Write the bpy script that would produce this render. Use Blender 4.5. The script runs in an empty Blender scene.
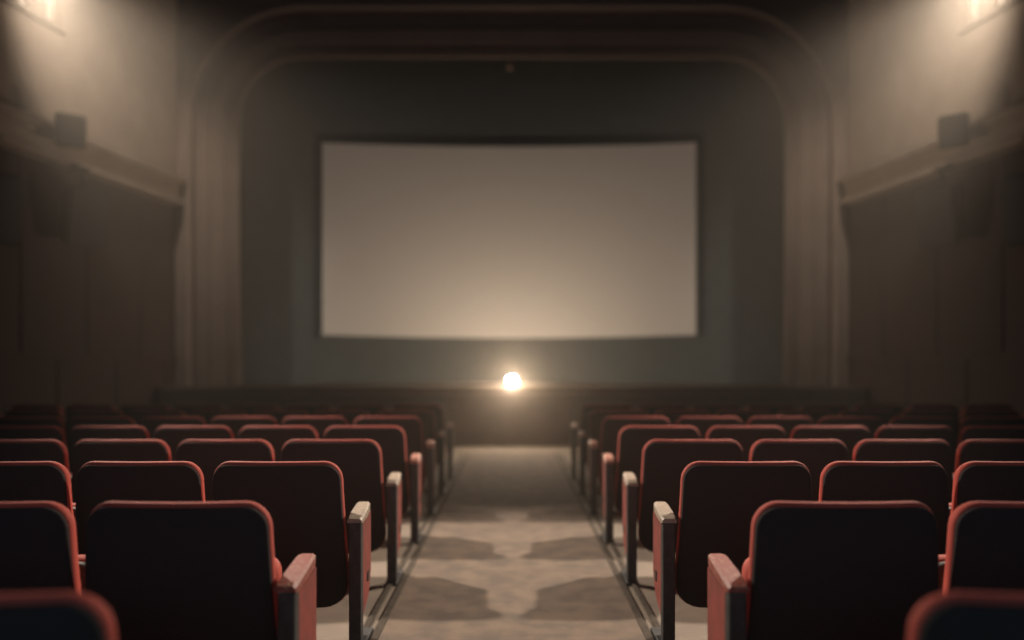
import bpy, bmesh, math, random
from mathutils import Vector, Matrix
random.seed(7)
S = bpy.context.scene
C = S.collection
PI = math.pi

# ------------------------------------------------------------------ helpers
def tag(o, label=None, cat=None, group=None, kind=None):
    if label: o['label'] = label
    if cat: o['category'] = cat
    if group: o['group'] = group
    if kind: o['kind'] = kind
    return o

def link(name, bm, mat, parent=None, smooth=True, angle=40):
    me = bpy.data.meshes.new(name)
    bmesh.ops.recalc_face_normals(bm, faces=bm.faces)
    bm.to_mesh(me); bm.free()
    me.materials.append(mat)
    if smooth:
        for p in me.polygons: p.use_smooth = True
        me.set_sharp_from_angle(angle=math.radians(angle))
    o = bpy.data.objects.new(name, me)
    C.objects.link(o)
    if parent: o.parent = parent
    return o

def empty(name, loc=(0, 0, 0), rz=0):
    o = bpy.data.objects.new(name, None)
    C.objects.link(o); o.location = loc; o.rotation_euler = (0, 0, rz)
    o.empty_display_size = .1
    return o

def add_box(bm, x0, x1, y0, y1, z0, z1, bevel=0, seg=2, mtx=None):
    b = bmesh.new()
    vs = [b.verts.new((x, y, z)) for x in (x0, x1) for y in (y0, y1) for z in (z0, z1)]
    for f in ((0,1,3,2),(4,6,7,5),(0,4,5,1),(2,3,7,6),(0,2,6,4),(1,5,7,3)):
        b.faces.new([vs[i] for i in f])
    bmesh.ops.recalc_face_normals(b, faces=b.faces)
    if bevel:
        bmesh.ops.bevel(b, geom=list(b.edges), offset=bevel, segments=seg, affect='EDGES', profile=.5)
    if mtx: bmesh.ops.transform(b, matrix=mtx, verts=b.verts)
    me = bpy.data.meshes.new('tmp'); b.to_mesh(me); b.free()
    bm.from_mesh(me); bpy.data.meshes.remove(me)

def box(*a, **k):
    bm = bmesh.new(); add_box(bm, *a, **k); return bm

def add_lathe(bm, prof, n=24, mtx=None):
    """prof: list of (r, h) about local z"""
    rings = []
    vs_all = []
    for r, h in prof:
        ring = []
        if r < 1e-6:
            v = bm.verts.new((0, 0, h)); ring = [v]; vs_all.append(v)
        else:
            for i in range(n):
                a = 2*PI*i/n
                v = bm.verts.new((r*math.cos(a), r*math.sin(a), h)); ring.append(v); vs_all.append(v)
        rings.append(ring)
    for A, B in zip(rings, rings[1:]):
        if len(A) == 1 and len(B) == 1: continue
        for i in range(n):
            j = (i+1) % n
            if len(A) == 1: bm.faces.new((A[0], B[j], B[i]))
            elif len(B) == 1: bm.faces.new((A[i], A[j], B[0]))
            else: bm.faces.new((A[i], A[j], B[j], B[i]))
    for ring, flip in ((rings[0], True), (rings[-1], False)):
        if len(ring) > 1:
            bm.faces.new(ring[::-1] if flip else ring)
    if mtx: bmesh.ops.transform(bm, matrix=mtx, verts=vs_all)

def outline(w, z0, z1, rt, rb, inset, n=7):
    """rounded rectangle in x,z; rt / rb = top / bottom corner radius"""
    hw = w/2 - inset; a0 = z0 + inset; a1 = z1 - inset
    rt = max(rt - inset, .004); rb = max(rb - inset, .004)
    rt = min(rt, hw*.98, (a1-a0)*.49); rb = min(rb, hw*.98, (a1-a0)*.49)
    pts = []
    for cx, cz, r, s in ((hw-rt, a1-rt, rt, 0), (-hw+rt, a1-rt, rt, PI/2), (-hw+rb, a0+rb, rb, PI), (hw-rb, a0+rb, rb, 1.5*PI)):
        for i in range(n):
            a = s + PI/2*i/(n-1)
            pts.append((cx + r*math.cos(a), cz + r*math.sin(a)))
    # subdivide the long spans so that the bend is smooth
    out = []
    m = 8
    for k in range(4):
        seg = pts[k*n:(k+1)*n]; nxt = pts[((k+1) % 4)*n]
        out += seg
        for i in range(1, m):
            t = i/m; out.append((seg[-1][0]*(1-t)+nxt[0]*t, seg[-1][1]*(1-t)+nxt[1]*t))
    return out

def pad(w, z0, z1, rt, rb, layers, fn):
    """closed cushion-like body: layers = [(inset, y)...] from the camera side to the screen side; fn(x,y,z) bends it"""
    bm = bmesh.new(); loops = []
    for inset, y in layers:
        loops.append([bm.verts.new(fn(x, y, z)) for x, z in outline(w, z0, z1, rt, rb, inset)])
    N = len(loops[0])
    for A, B in zip(loops, loops[1:]):
        for i in range(N):
            j = (i+1) % N
            bm.faces.new((A[i], A[j], B[j], B[i]))
    for lp, y, flip in ((loops[0], layers[0][1], 1), (loops[-1], layers[-1][1], 0)):
        # fill towards the middle with shrinking loops
        cx, cz = 0, (z0+z1)/2
        ins = layers[0][0] if flip else layers[-1][0]
        pts = outline(w, z0, z1, rt, rb, ins)
        prev = lp
        for k in (.8, .6, .4, .2):
            cur = [bm.verts.new(fn(cx+(x-cx)*k, y, cz+(z-cz)*k)) for x, z in pts]
            for i in range(N):
                j = (i+1) % N
                bm.faces.new((prev[i], prev[j], cur[j], cur[i]))
            prev = cur
        c = bm.verts.new(fn(cx, y, cz))
        for i in range(N):
            bm.faces.new((prev[i], prev[(i+1) % N], c))
    return bm

# ------------------------------------------------------------------ materials
def srgb(r, g, b):
    f = lambda c: (c/255/12.92) if c/255 <= .04045 else ((c/255+.055)/1.055)**2.4
    return (f(r), f(g), f(b), 1)

def mat(name, c1, c2=None, scale=8, rough=.8, bump=0, bscale=200, metal=0, sheen=0, detail=4, lo=.35, hi=.65, spec=.5):
    m = bpy.data.materials.new(name); m.use_nodes = True
    nt = m.node_tree; N = nt.nodes; L = nt.links
    b = N['Principled BSDF']
    b.inputs['Roughness'].default_value = rough
    b.inputs['Metallic'].default_value = metal
    b.inputs['Specular IOR Level'].default_value = spec
    if sheen:
        b.inputs['Sheen Weight'].default_value = sheen
        b.inputs['Sheen Roughness'].default_value = .4
    tc = N.new('ShaderNodeTexCoord')
    if c2:
        n = N.new('ShaderNodeTexNoise'); n.inputs['Scale'].default_value = scale; n.inputs['Detail'].default_value = detail
        r = N.new('ShaderNodeValToRGB')
        r.color_ramp.elements[0].position = lo; r.color_ramp.elements[1].position = hi
        r.color_ramp.elements[0].color = c1; r.color_ramp.elements[1].color = c2
        L.new(tc.outputs['Object'], n.inputs['Vector']); L.new(n.outputs['Fac'], r.inputs['Fac']); L.new(r.outputs['Color'], b.inputs['Base Color'])
    else:
        b.inputs['Base Color'].default_value = c1
    if bump:
        n2 = N.new('ShaderNodeTexNoise'); n2.inputs['Scale'].default_value = bscale; n2.inputs['Detail'].default_value = 3
        bp = N.new('ShaderNodeBump'); bp.inputs['Strength'].default_value = bump; bp.inputs['Distance'].default_value = .004
        L.new(tc.outputs['Object'], n2.inputs['Vector']); L.new(n2.outputs['Fac'], bp.inputs['Height']); L.new(bp.outputs['Normal'], b.inputs['Normal'])
    return m

def emis(name, col, strength):
    m = bpy.data.materials.new(name); m.use_nodes = True
    b = m.node_tree.nodes['Principled BSDF']
    b.inputs['Base Color'].default_value = (.8, .75, .65, 1)
    b.inputs['Emission Color'].default_value = col; b.inputs['Roughness'].default_value = 1; b.inputs['Specular IOR Level'].default_value = 0
    b.inputs['Emission Strength'].default_value = strength
    return m

M_red    = mat('red_velvet', (.42, .072, .050, 1), (.34, .055, .040, 1), 6, .75, .25, 260, sheen=.08, spec=.3)
M_shell  = mat('dark_maroon_fabric', (.022, .0195, .020, 1), (.038, .025, .025, 1), 180, .9, .5, 320, sheen=0, spec=.25)
M_pan    = mat('dark_seat_pan', (.03, .028, .028, 1), None, rough=.6)
M_iron   = mat('dark_iron', (.022, .025, .027, 1), (.045, .045, .045, 1), 30, .55, .2, 90, metal=.2)
M_panel  = mat('red_painted_panel', (.22, .034, .025, 1), (.15, .026, .020, 1), 18, .6, .2, 120)
M_armA   = mat('worn_red_armrest', (.20, .042, .030, 1), (.36, .22, .16, 1), 75, .55, .25, 120, detail=6, lo=.54, hi=.70)
M_armB   = mat('worn_beige_armrest', (.30, .245, .19, 1), (.17, .115, .085, 1), 45, .55, .25, 120, detail=6, lo=.48, hi=.72)
M_armC   = mat('worn_pinkish_armrest', (.34, .17, .13, 1), (.26, .08, .055, 1), 45, .55, .2, 120, detail=6, lo=.4, hi=.7)
M_plate  = mat('black_plate', (.01, .01, .01, 1), None, rough=.4)
M_floor  = mat('screed_floor', (.185, .150, .116, 1), (.138, .112, .089, 1), 3.0, .85, .3, 60, detail=8)
M_carpet = mat('worn_carpet', (.140, .102, .074, 1), (.088, .068, .053, 1), 7.0, .95, .5, 150, detail=9, lo=.38, hi=.62)
M_edge   = mat('carpet_edge_binding', (.05, .042, .035, 1), (.075, .062, .05, 1), 20, .95, spec=.1)
M_strip  = mat('pale_aisle_strip', (.40, .34, .27, 1), (.30, .25, .20, 1), 12, .7)
M_wall   = mat('warm_plaster', (.30, .245, .195, 1), (.26, .21, .17, 1), 2.5, .9, .15, 40)
M_lower  = mat('maroon_wall_covering', (.055, .034, .029, 1), (.042, .030, .027, 1), 3, .9, .15, 60)
M_arch   = mat('proscenium_plaster', (.20, .155, .125, 1), (.17, .132, .108, 1), 3, .85, .1, 40)
M_ceil   = mat('dark_ceiling', (.04, .037, .034, 1), (.03, .028, .026, 1), 2, .9)
M_black  = mat('black_masking_cloth', (.092, .110, .112, 1), (.104, .122, .122, 1), 4, .95, .3, 90)
M_screen = mat('projection_screen', (.80, .78, .74, 1), None, rough=.95, spec=.1)
M_stage  = mat('stage_front_paint', (.16, .12, .092, 1), (.13, .10, .08, 1), 5, .8, .15, 60)
M_deck   = mat('stage_boards', (.28, .22, .17, 1), (.22, .175, .14, 1), 8, .6, .1, 60)
M_spk    = mat('speaker_black', (.018, .019, .019, 1), (.026, .027, .026, 1), 60, .7, .2, 150)
M_grille = mat('speaker_grille', (.03, .031, .03, 1), None, rough=.6, bump=.6, bscale=400)
M_winfr  = mat('window_frame_paint', (.22, .18, .145, 1), (.18, .15, .12, 1), 10, .95, spec=.1)
M_pane   = emis('lit_pane', (1, .84, .66, 1), .35)
M_bulb   = emis('glowing_globe', (1, .77, .56, 1), 1060)
M_brass  = mat('dull_brass', (.20, .14, .08, 1), (.15, .10, .06, 1), 20, .4, metal=.8)

M_pane.node_tree.nodes['Principled BSDF'].inputs['Base Color'].default_value = (.22, .2, .17, 1)

# ------------------------------------------------------------------ setting
WO, WS = 7.566, .1727                   # wall line: |x| = WO - WS*y  (walls close in towards the screen)
ANG = math.atan(WS)
PY = 11.5                               # plane of the proscenium
CEIL = 7.7
YB = -3.5                               # back end of the modelled hall

def struct(name, bm, m, **k):
    o = link(name, bm, m, **k); o['kind'] = 'structure'; return o

struct('floor', box(-9, 9, YB, 11.3, -.2, 0), M_floor, smooth=False)
struct('ceiling', box(-9, 9, YB, 15.8, CEIL, CEIL+.2), M_ceil, smooth=False)

def wall_frame(side):
    """matrix: local x = along the wall towards the screen, local y = into the room, local z = up; origin on the wall line at y=0"""
    ux = Vector((-side*math.sin(ANG), math.cos(ANG), 0))
    # into the room:
    n = Vector((-side*math.cos(ANG), -math.sin(ANG), 0))
    return Matrix(((ux.x, n.x, 0, side*WO), (ux.y, n.y, 0, 0), (0, 0, 1, 0), (0, 0, 0, 1)))
def along(y): return y/math.cos(ANG)

for side, sn in ((-1, 'left'), (1, 'right')):
    W = wall_frame(side)
    bm = bmesh.new()
    # window opening cut by building the wall around it (opening along 8.05..9.75, z 5.58..6.9)
    a0, a1, zb, zt = 7.4, 9.42, 5.38, 7.0; UP = .34
    L0, L1 = along(YB), along(11.75)
    add_box(bm, L0, L1, -.1, UP, 3.9, zb, mtx=W)
    add_box(bm, L0, L1, -.1, UP, zt, CEIL, mtx=W)
    add_box(bm, L0, a0, -.1, UP, zb, zt, mtx=W)
    add_box(bm, a1, L1, -.1, UP, zb, zt, mtx=W)
    add_box(bm, L0, L1, -.3, -.1, 0, CEIL, mtx=W)
    struct('wall_'+sn, bm, M_wall, smooth=False)
    LW = .28
    bm = bmesh.new()
    add_box(bm, L0, L1-.12, -.01, LW+.025, 0, 3.7, mtx=W)
    add_box(bm, L0, L1-.14, LW+.02, LW+.055, 1.28, 1.36, mtx=W, bevel=.01)
    for k in range(9):
        x = 3.1 + k*1.05
        add_box(bm, x, x+.06, LW+.02, LW+.045, .2, 1.28, mtx=W)
        add_box(bm, x+.5, x+.55, LW+.02, LW+.045, 1.36, 3.6, mtx=W)
    struct('wall_'+sn+'_lower', bm, M_lower, smooth=False)
    struct('baseboard_'+sn, box(L0, L1-.14, LW+.02, LW+.05, 0, .16, bevel=.008, mtx=W), M_edge, smooth=False)
    # projecting ledge with mouldings
    P = .5
    bm = bmesh.new()
    add_box(bm, L0, L1-.25, 0, P-.04, 3.72, 4.06, mtx=W)
    add_box(bm, L0, L1-.25, 0, P+.05, 4.02, 4.12, mtx=W, bevel=.02)
    add_box(bm, L0, L1-.25, 0, P, 3.96, 4.03, mtx=W, bevel=.015)
    add_box(bm, L0, L1-.25, 0, P+.01, 3.69, 3.77, mtx=W, bevel=.015)
    struct('trim_1' if side < 0 else 'trim_2', bm, M_wall, smooth=False)
    # window with narrow tall panes between wide mullions
    wn = empty('window_1' if side < 0 else 'window_2'); wn['kind'] = 'structure'
    wn.matrix_world = W
    bm = bmesh.new()
    add_box(bm, a0, a1, UP-.12, UP+.012, zb, zb+.05)
    add_box(bm, a0, a1, UP-.12, UP+.012, zt-.06, zt)
    xs = [9.25-.40*k for k in range(5)]
    edges = [a0] + [v for x in sorted(xs) for v in (x-.06, x+.06)] + [a1]
    for e0, e1 in zip(edges[::2], edges[1::2]):
        add_box(bm, e0, e1, UP-.12, UP+.006, zb+.05, zt-.06)
    link('window_frame', bm, M_winfr, wn, smooth=False)
    bm = bmesh.new()
    for x in xs: add_box(bm, x-.06, x+.06, UP-.05, UP-.04, zb+.05, zt-.06)
    link('window_pane', bm, M_pane, wn, smooth=False)
    link('window_sill', box(a0-.05, a1+.05, UP-.1, UP+.03, zb-.03, zb+.01, bevel=.01), M_winfr, wn, smooth=False)

# ---- proscenium: rounded arch profile swept around the opening
HW, TOP, RAD = 4.25, 6.0, 1.0
def arch_loop(o, y):
    hw, top, r = HW+o, TOP+o, RAD+o
    pts = [(-hw, 0)]
    for i in range(17):
        a = PI - PI/2*i/16; pts.append((-hw+r + r*math.cos(a), top-r + r*math.sin(a)))
    for i in range(17):
        a = PI/2 - PI/2*i/16; pts.append((hw-r + r*math.cos(a), top-r + r*math.sin(a)))
    pts.append((hw, 0))
    return [Vector((x, y, z)) for x, z in pts]
prof = [(.0, PY+.06), (0, PY+.0), (.12, PY+.0), (.14, PY+.015), (.20, PY+.02), (.22, PY), (.42, PY-.01), (.45, PY+.01), (.47, PY+.06),
        (.50, PY+.09), (.70, PY+.09), (.72, PY+.04), (.75, PY-.01), (.80, PY-.03), (.85, PY-.01), (.87, PY+.03), (1.0, PY+.05)]
bm = bmesh.new(); prev = None
for o, y in prof:
    cur = [bm.verts.new(v) for v in arch_loop(o, y)]
    if prev:
        for i in range(len(cur)-1): bm.faces.new((prev[i], prev[i+1], cur[i+1], cur[i]))
    prev = cur
# flat wall outside the mouldings
pts = arch_loop(1.0, PY+.05)
outer = []
for v in pts:
    # project onto the big outer rectangle
    if v.z < TOP-.2 and abs(v.x) > HW+.9: outer.append(Vector((math.copysign(6.5, v.x), v.y, v.z)))
    else:
        outer.append(Vector((v.x*6.5/(HW+1) if v.z < TOP+.99 else v.x*1.0, v.y, CEIL)))
outer = [bm.verts.new(v) for v in outer]
for i in range(len(outer)-1): bm.faces.new((prev[i], prev[i+1], outer[i+1], outer[i]))
struct('wall_front', bm, M_arch, angle=30)

# ---- stage
struct('stage_floor', box(-5.3, 5.3, 11.08, 15.7, .78, .885), M_deck, smooth=False)
bm = bmesh.new()
add_box(bm, -5.3, 5.3, 11.09, 11.25, 0, .78)
for k in range(11): add_box(bm, -5.2+k*1.03, -5.12+k*1.03, 11.075, 11.10, .1, .76)
add_box(bm, -5.3, 5.3, 11.07, 11.10, 0, .1)
add_box(bm, -5.3, 5.3, 11.08, 11.10, .70, .74)
struct('stage_front_wall', bm, M_stage, smooth=False)
struct('trim_3', box(-5.3, 5.3, 11.055, 11.085, .80, .887, bevel=.006), M_stage, smooth=False)
# black masking wall right behind the screen, curved with it
SY = 13.55
bm = bmesh.new(); prev = None
for i in range(45):
    x = -6.6 + 13.2*i/44; t = min(abs(x+.05)/3.335, 2.0)
    y = SY - .36 + .34*(1-t*t) + .15
    cur = [bm.verts.new(p) for p in ((x, y, .885), (x, y, CEIL), (x, y+.12, CEIL), (x, y+.12, .885))]
    if prev:
        for k in range(4): bm.faces.new((prev[k], cur[k], cur[(k+1) % 4], prev[(k+1) % 4]))
    else: first = cur
    prev = cur
bm.faces.new(first); bm.faces.new(prev[::-1])
add_box(bm, -6.6, -6.45, 11.7, 12.4, .885, CEIL)
add_box(bm, 6.45, 6.6, 11.7, 12.4, .885, CEIL)
struct('wall_stage', bm, M_black)

# ---- screen
sc = empty('projection_screen', (-.05, SY, 1.2))
tag(sc, 'large blank cinema screen, gently curved, glowing warm above the stage', 'screen')
def screen_sheet(hw, z0, z1, y, th, bow=0):
    bm = bmesh.new(); n = 32; R = []
    for i in range(n+1):
        x = -hw + 2*hw*i/n; t = x/hw
        yy = y + .34*(1-t*t); dz = -.040*(1-t*t)
        R.append([bm.verts.new((x, yy, z0+dz)), bm.verts.new((x, yy, z1+.03*(1-t*t))), bm.verts.new((x, yy+th, z1+.03*(1-t*t))), bm.verts.new((x, yy+th, z0+dz))])
    for A, B in zip(R, R[1:]):
        for k in range(4):
            bm.faces.new((A[k], B[k], B[(k+1) % 4], A[(k+1) % 4]))
    bm.faces.new(R[0]); bm.faces.new(R[-1][::-1])
    return bm
link('screen_surface', screen_sheet(3.335, .555, 3.985, -.34, .02), M_screen, sc)
link('masking_border', screen_sheet(3.42, .46, 4.07, -.305, .05), M_black, sc)

# ---- carpet runner and strips in the aisle
cr = link('aisle_carpet', box(-.585, .585, .3, 10.1, 0, .012), M_carpet, smooth=False)
tag(cr, 'long worn brown carpet runner down the middle aisle towards the stage', 'carpet')
eb = bmesh.new()
for s in (-1, 1): add_box(eb, s*.60-.018, s*.60+.018, .3, 10.1, 0, .016, bevel=.004)
link('edge_binding', eb, M_edge, cr, smooth=False)
eb = bmesh.new()
for s in (-1, 1): add_box(eb, s*.665-.014, s*.665+.014, .3, 10.1, 0, .014, bevel=.004)
tag(link('aisle_edge_strip', eb, M_edge, smooth=False), None, None, None, 'structure').name = 'floor_strip'

# ------------------------------------------------------------------ cinema seats
TILT = math.radians(7)
def bendfn(y0, k=.42):
    def fn(x, y, z):
        t = (.79 - z)
        x *= 1 - .060*min(max((z-.30)/.42, 0), 1.15)
        return (x, y0 + y + k*x*x + math.sin(TILT)*t + .035*math.sin(PI*min(max((z-.14)/.65, 0), 1))*-.6, z)
    return fn

def standard(t, sx, y_leg, armmat, side_out, aisle):
    """iron leg, armrest; sx = x of the leg in seat space, side_out=+1/-1 direction towards the aisle"""
    if aisle:
        bm = bmesh.new()
        add_box(bm, sx-.026, sx+.026, y_leg-.022, y_leg+.03, .0, .544, bevel=.006)
        add_box(bm, sx-.030, sx+.030, y_leg-.03, y_leg+.24, 0, .018, bevel=.004)
        link('leg', bm, M_iron, t, smooth=False)
        # armrest: splays slightly away from the aisle and rises towards the front
        ax0, ax1 = sx, sx - side_out*.024
        bm = bmesh.new()
        secs = [(0, ax0, .545, .563, .030), (.02, ax0, .541, .569, .033), (.16, (ax0+ax1)/2, .538, .573, .0335), (.30, ax1, .537, .577, .031), (.33, ax1, .542, .574, .026), (.34, ax1, .548, .566, .018)]
        rings = []
        for dy, cx, zb, zt, hw in secs:
            y = y_leg - .03 + dy; b = .008
            rings.append([bm.verts.new(p) for p in ((cx-hw, y, zb), (cx-hw, y, zt-b), (cx-hw+b, y, zt), (cx+hw-b, y, zt), (cx+hw, y, zt-b), (cx+hw, y, zb))])
        for A, B in zip(rings, rings[1:]):
            for i in range(6): bm.faces.new((A[i], A[(i+1) % 6], B[(i+1) % 6], B[i]))
        bm.faces.new(rings[0]); bm.faces.new(rings[-1])
        link('armrest', bm, armmat, t, smooth=True, angle=35)
        # red side panel, tapered at its foot
        bm = bmesh.new()
        po = side_out*.012
        pts = [(y_leg+.005, .528), (y_leg+.29, .538), (y_leg+.29, .26), (y_leg+.20, .17), (y_leg+.03, .145), (y_leg+.005, .17)]
        fr = []
        for dx in (-.014, .014):
            fr.append([bm.verts.new((sx + po + dx - side_out*.07*max(y-y_leg-.03, 0), y, z)) for y, z in pts])
        bm.faces.new(fr[0]); bm.faces.new(fr[1][::-1])
        for i in range(6): bm.faces.new((fr[0][i], fr[0][(i+1) % 6], fr[1][(i+1) % 6], fr[1][i]))
        bmesh.ops.recalc_face_normals(bm, faces=bm.faces)
        bmesh.ops.bevel(bm, geom=list(bm.edges), offset=.004, segments=2, affect='EDGES')
        sp = link('side_panel', bm, M_panel, t, angle=30)
        xx = sx + po + side_out*.015
        m = Matrix.Translation((xx - side_out*.0105, y_leg+.17, .27))
        link('number_plate', box(-.004, .004, -.02, .02, -.022, .022, bevel=.002, mtx=m), M_plate, sp, smooth=False)
    else:
        bm = bmesh.new()
        add_box(bm, sx-.013, sx+.013, y_leg+.30, y_leg+.335, 0, .51, bevel=.004)
        add_box(bm, sx-.022, sx+.022, y_leg+.22, y_leg+.40, 0, .018, bevel=.004)
        link('leg', bm, M_iron, t, smooth=False)
        link('armrest', box(sx-.018, sx+.018, y_leg+.27, y_leg+.44, .505, .548, bevel=.012, seg=3), M_panel, t)

def make_seat(side, aisle, armmat):
    """seat space: origin on the floor under the top edge of the backrest; +y towards the screen"""
    t = empty('cinema_seat')
    fn = bendfn(0)
    w = .594 if aisle else .576
    # camera side dark shell
    link('backrest', pad(w-.010, .143, .776, .068, .10, [(.005, -.0045), (.001, -.002), (0, .004), (.0, .014)], fn), M_shell, t, angle=60)
    # red upholstered front, its welt showing round the shell
    link('back_cushion', pad(w, .138, .790, .078, .11, [(.012, .008), (.004, .010), (0, .018), (0, .032), (.006, .046), (.02, .060), (.045, .070), (.08, .074)], fn), M_red, t, angle=60)
    # seat cushion, folded up
    fs = lambda x, y, z: (x, .165 + y + (z-.2)*.16, z)
    link('seat_pan', pad(.47, .19, .555, .05, .04, [(.004, .0), (0, .006), (0, .018), (.004, .026)], fs), M_pan, t, angle=50)
    link('seat_cushion', pad(.48, .185, .565, .06, .04, [(.012, .022), (.002, .032), (0, .05), (.004, .085), (.02, .105), (.05, .115), (.1, .118)],
         lambda x, y, z: fs(x, y, z)), M_red, t, angle=60)
    # hinge bar joining back, seat and standards
    bm = bmesh.new()
    add_box(bm, -.27, .27, .14, .165, .24, .27, bevel=.005)
    link('hinge_bar', bm, M_iron, t, smooth=False)
    o = side         # outward direction in x (away from the aisle)
    standard(t, o*.302, 0, M_panel, -o, False)
    if aisle:
        standard(t, -o*.355, -.030, armmat, -o, True)
    return t

def copy_tree(o, parent=None):
    c = o.copy(); C.objects.link(c); c.parent = parent
    for ch in list(o.children): copy_tree(ch, c)
    return c

ROWS = [1.30, 2.20, 3.145, 4.09, 5.03, 5.98, 6.92, 7.87]
RN = ['nearest', 'second', 'third', 'fourth', 'fifth', 'sixth', 'seventh', 'farthest']
SN = ['first', 'second', 'third', 'fourth', 'fifth', 'sixth', 'seventh', 'eighth', 'ninth']
protos = {}
for side, sn in ((-1, 'left'), (1, 'right')):
    for r, d in enumerate(ROWS):
        for k in range(9):
            inner = .712 + .58*k
            if inner > 512/740*d + .56: break
            outer = inner + .61
            if outer > WO - WS*(d+.3) - .40: break
            armm = M_armA if r <= 1 else (M_armB if r <= 3 else M_armC)
            key = (side, k == 0, armm.name if k == 0 else '')
            if key not in protos:
                o = protos[key] = make_seat(side, k == 0, armm)
            else:
                o = copy_tree(protos[key])
            o.location = (side*(inner + (.30 if k == 0 else .315)), d, 0)
            o.rotation_euler = (0, 0, math.radians(random.uniform(-.35, .35)))
            row = ('nearest row' if r == 0 else 'farthest row' if r == 7 else RN[r] + ' row from the camera')
            if k == 0:
                if r == 0: lab = f'dark seat edge beside the aisle, {sn} block, nearest row'
                else:
                    arm = 'scuffed red' if r == 1 else ('worn beige' if r <= 3 else 'worn pinkish')
                    lab = f'red-trimmed aisle seat with {arm} armrest, {sn} block, {row}'
            else:
                lab = f'folded red-trimmed seat, {SN[k]} from the aisle, {sn} block, {row}'
            tag(o, lab, 'seat', f'cinema seats {sn} of the aisle')

# ------------------------------------------------------------------ lamp on the stage edge
lamp = empty('globe_lamp', (0, 11.10, .885))
tag(lamp, 'small round glowing lamp on the stage edge below the screen', 'lamp')
bm = bmesh.new()
add_lathe(bm, [(.0, 0), (.055, 0), (.055, .012), (.03, .02), (.012, .03), (.012, .075), (0, .075)], 24, Matrix.Translation((0, .11, 0)))
add_box(bm, -.012, .012, .06, .12, .062, .084, bevel=.004)
link('base', bm, M_brass, lamp)
bm = bmesh.new(); R = .070
add_lathe(bm, [(0, .022)] + [(R*math.sin(a), .022+R-R*math.cos(a)) for a in [PI*i/14 for i in range(1, 14)]] + [(0, .022+2*R)], 28)
link('bulb', bm, M_bulb, lamp)

# ------------------------------------------------------------------ loudspeakers on the side walls
def speaker(name, loc, rz, w, h, dpt, tilt, label, cat, group, arm):
    t = empty(name, loc, rz)
    tag(t, label, cat, group)
    m = Matrix.Rotation(tilt, 4, 'X')
    # tapered cabinet: front (local -y) wide, back narrow
    bm = bmesh.new()
    f = [(-w/2, -dpt/2, -h/2), (w/2, -dpt/2, -h/2), (w/2, -dpt/2, h/2), (-w/2, -dpt/2, h/2)]
    b = [(-w*.36, dpt/2, -h*.40), (w*.36, dpt/2, -h*.40), (w*.36, dpt/2, h*.46), (-w*.36, dpt/2, h*.46)]
    vf = [bm.verts.new(p) for p in f]; vb = [bm.verts.new(p) for p in b]
    bm.faces.new(vf); bm.faces.new(vb[::-1])
    for i in range(4): bm.faces.new((vf[i], vf[(i+1) % 4], vb[(i+1) % 4], vb[i]))
    bmesh.ops.recalc_face_normals(bm, faces=bm.faces)
    bmesh.ops.bevel(bm, geom=list(bm.edges), offset=min(w, h)*.07, segments=3, affect='EDGES')
    bmesh.ops.transform(bm, matrix=m, verts=bm.verts)
    link('cabinet', bm, M_spk, t, angle=40)
    link('grille', box(-w*.42, w*.42, -dpt/2-.012, -dpt/2+.004, -h*.42, h*.42, bevel=.006, mtx=m), M_grille, t, smooth=False)
    bm = bmesh.new(); arm(bm)
    link('bracket', bm, M_iron, t, smooth=False)
    return t

for side, sn in ((-1, 'left'), (1, 'right')):
    n_ang = side*(-PI/2) - side*ANG*1.0   # local -y faces the room centre
    def place(d, off, z):
        # point `off` metres in front of the wall line
        W = wall_frame(side)
        return W @ Vector((along(d), off, z))
    rz = -side*(PI/2) + side*ANG + side*math.radians(28)
    # box on the ledge front
    speaker('wall_speaker', place(9.02, .70, 4.02), rz+side*.3, .34, .40, .22, math.radians(12),
            f'small dark speaker fixed to the {sn} wall ledge front, below the window', 'speaker', None,
            lambda bm: (add_box(bm, -.03, .03, .08, .16, -.05, .05), add_box(bm, -.05, .05, .12, .145, -.10, .10)))
    speaker('wall_speaker', place(9.34, .60, 3.06), rz, .50, .78, .36, math.radians(10),
            f'large dark speaker hanging under the {sn} wall ledge, nearer the screen', 'speaker', 'speakers under the side ledges',
            lambda bm: (add_box(bm, -.025, .025, -.02, .02, .30, .62), add_box(bm, -.09, .09, .0, .16, .60, .63)))
    speaker('wall_speaker', place(8.05, .60, 2.90), rz, .50, .78, .36, math.radians(10),
            f'large dark speaker hanging under the {sn} wall ledge at the picture edge', 'speaker', 'speakers under the side ledges',
            lambda bm: (add_box(bm, -.025, .025, -.02, .02, .30, .77), add_box(bm, -.09, .09, .0, .16, .76, .79)))

# small fixture hanging under the top of the proscenium
t = empty('hanging_spotlight', (-.03, PY+.05, 6.0))
tag(t, 'tiny dull fixture hanging from the proscenium top above the screen', 'light')
bm = bmesh.new(); add_lathe(bm, [(.008, -.06), (.008, .03)], 8); link('stem', bm, M_iron, t)
bm = bmesh.new(); add_lathe(bm, [(0, -.16), (.045, -.16), (.05, -.12), (.035, -.07), (.015, -.055), (0, -.055)], 16); link('housing', bm, mat('dull_fixture', (.35, .25, .2, 1), None, rough=.5), t)

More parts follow.
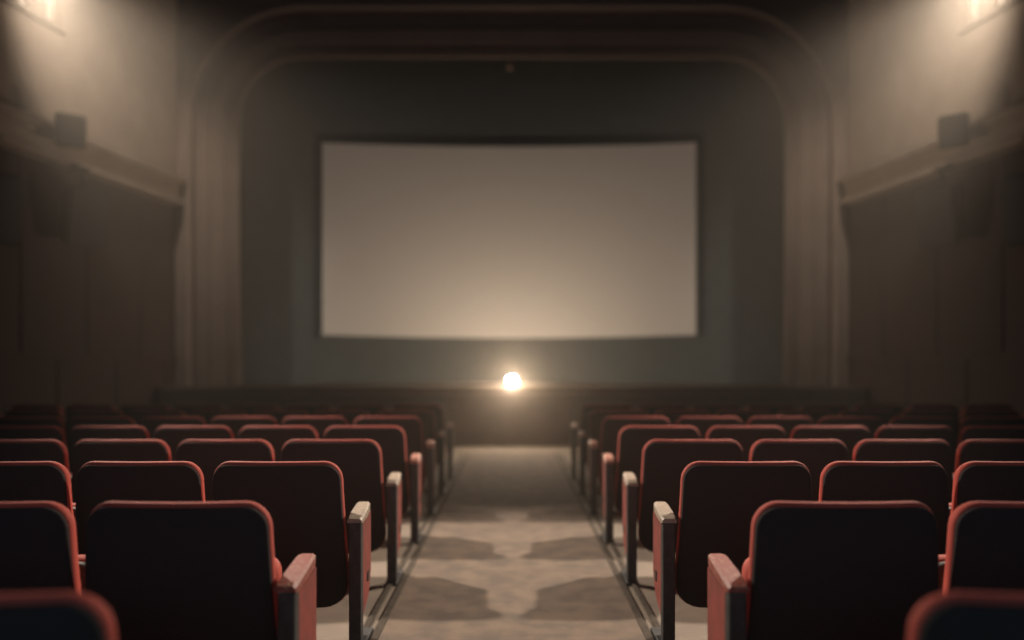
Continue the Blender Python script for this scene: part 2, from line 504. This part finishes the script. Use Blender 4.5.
# ------------------------------------------------------------------ haze
# the air of the hall itself, thin and even everywhere
w = bpy.data.worlds.new('World'); S.world = w; w.use_nodes = True
nt = w.node_tree; out = nt.nodes['World Output']; vs = nt.nodes.new('ShaderNodeVolumeScatter')
vs.inputs['Color'].default_value = (.88, .92, .93, 1)
vs.inputs['Density'].default_value = .0014
vs.inputs['Anisotropy'].default_value = .45
v2 = nt.nodes.new('ShaderNodeVolumeScatter'); ad = nt.nodes.new('ShaderNodeAddShader')
v2.inputs['Color'].default_value = (1, .88, .74, 1); v2.inputs['Density'].default_value = .0065; v2.inputs['Anisotropy'].default_value = .90
nt.links.new(vs.outputs[0], ad.inputs[0]); nt.links.new(v2.outputs[0], ad.inputs[1])
nt.links.new(ad.outputs[0], out.inputs['Volume'])
# ------------------------------------------------------------------ lights
def spot(name, loc, target, power, size, blend, col, radius):
    l = bpy.data.lights.new(name, 'SPOT'); l.energy = power; l.spot_size = math.radians(size); l.spot_blend = blend
    l.color = col; l.shadow_soft_size = radius
    o = bpy.data.objects.new(name, l); C.objects.link(o); o.location = loc
    o.rotation_euler = (Vector(target)-Vector(loc)).to_track_quat('-Z', 'Y').to_euler()
    return o
WARM = (1, .83, .67)
for side in (-1, 1):
    W = wall_frame(side)
    p = W @ Vector((along(8.45), UP+.22, 5.85)); q = W @ Vector((along(7.7), UP+.9, 6.35))
    spot('window_light', p, (0, 3.75, 0), 5500, 31.5, .75, WARM, .15)
    spot('window_wash', q, (side*5.55, 11.2, 3.6), 450, 54, 1, WARM, .15)

# added dim cool fill from behind, lifts the seat backs; not a hall lamp
al = bpy.data.lights.new('rear_fill', 'AREA'); al.shape = 'RECTANGLE'; al.size = 7; al.size_y = 2.2; al.energy = 60; al.color = (.5, .8, 1)
ao = bpy.data.objects.new('rear_fill', al); C.objects.link(ao); ao.location = (0, -3.3, 2.6); ao.rotation_euler = (PI/2, 0, 0)
w.node_tree.nodes['Background'].inputs[0].default_value = (.55, .75, 1, 1)
w.node_tree.nodes['Background'].inputs[1].default_value = .04

# ------------------------------------------------------------------ camera
cam = bpy.data.cameras.new('Camera'); co = bpy.data.objects.new('Camera', cam); C.objects.link(co)
co.location = (0, 0, 1.2); co.rotation_euler = (PI/2, 0, 0)
cam.lens = 740/1024*36; cam.sensor_width = 36; cam.sensor_fit = 'HORIZONTAL'
cam.shift_y = 46/1024; cam.shift_x = 0
cam.clip_start = .05; cam.clip_end = 100
cam.dof.use_dof = True; cam.dof.focus_distance = 2.9; cam.dof.aperture_fstop = 26/42
S.camera = co
S.view_settings.view_transform = 'Standard'; S.view_settings.look = 'None'
S.view_settings.exposure = 0; S.view_settings.gamma = 1; S.view_settings.use_curve_mapping = False
try:
    S.cycles.use_denoising = True
    S.cycles.denoiser = 'OPENIMAGEDENOISE'
    S.cycles.volume_bounces = 0
    S.cycles.sample_clamp_indirect = 4
except Exception as e:
    print('cycles settings', e)
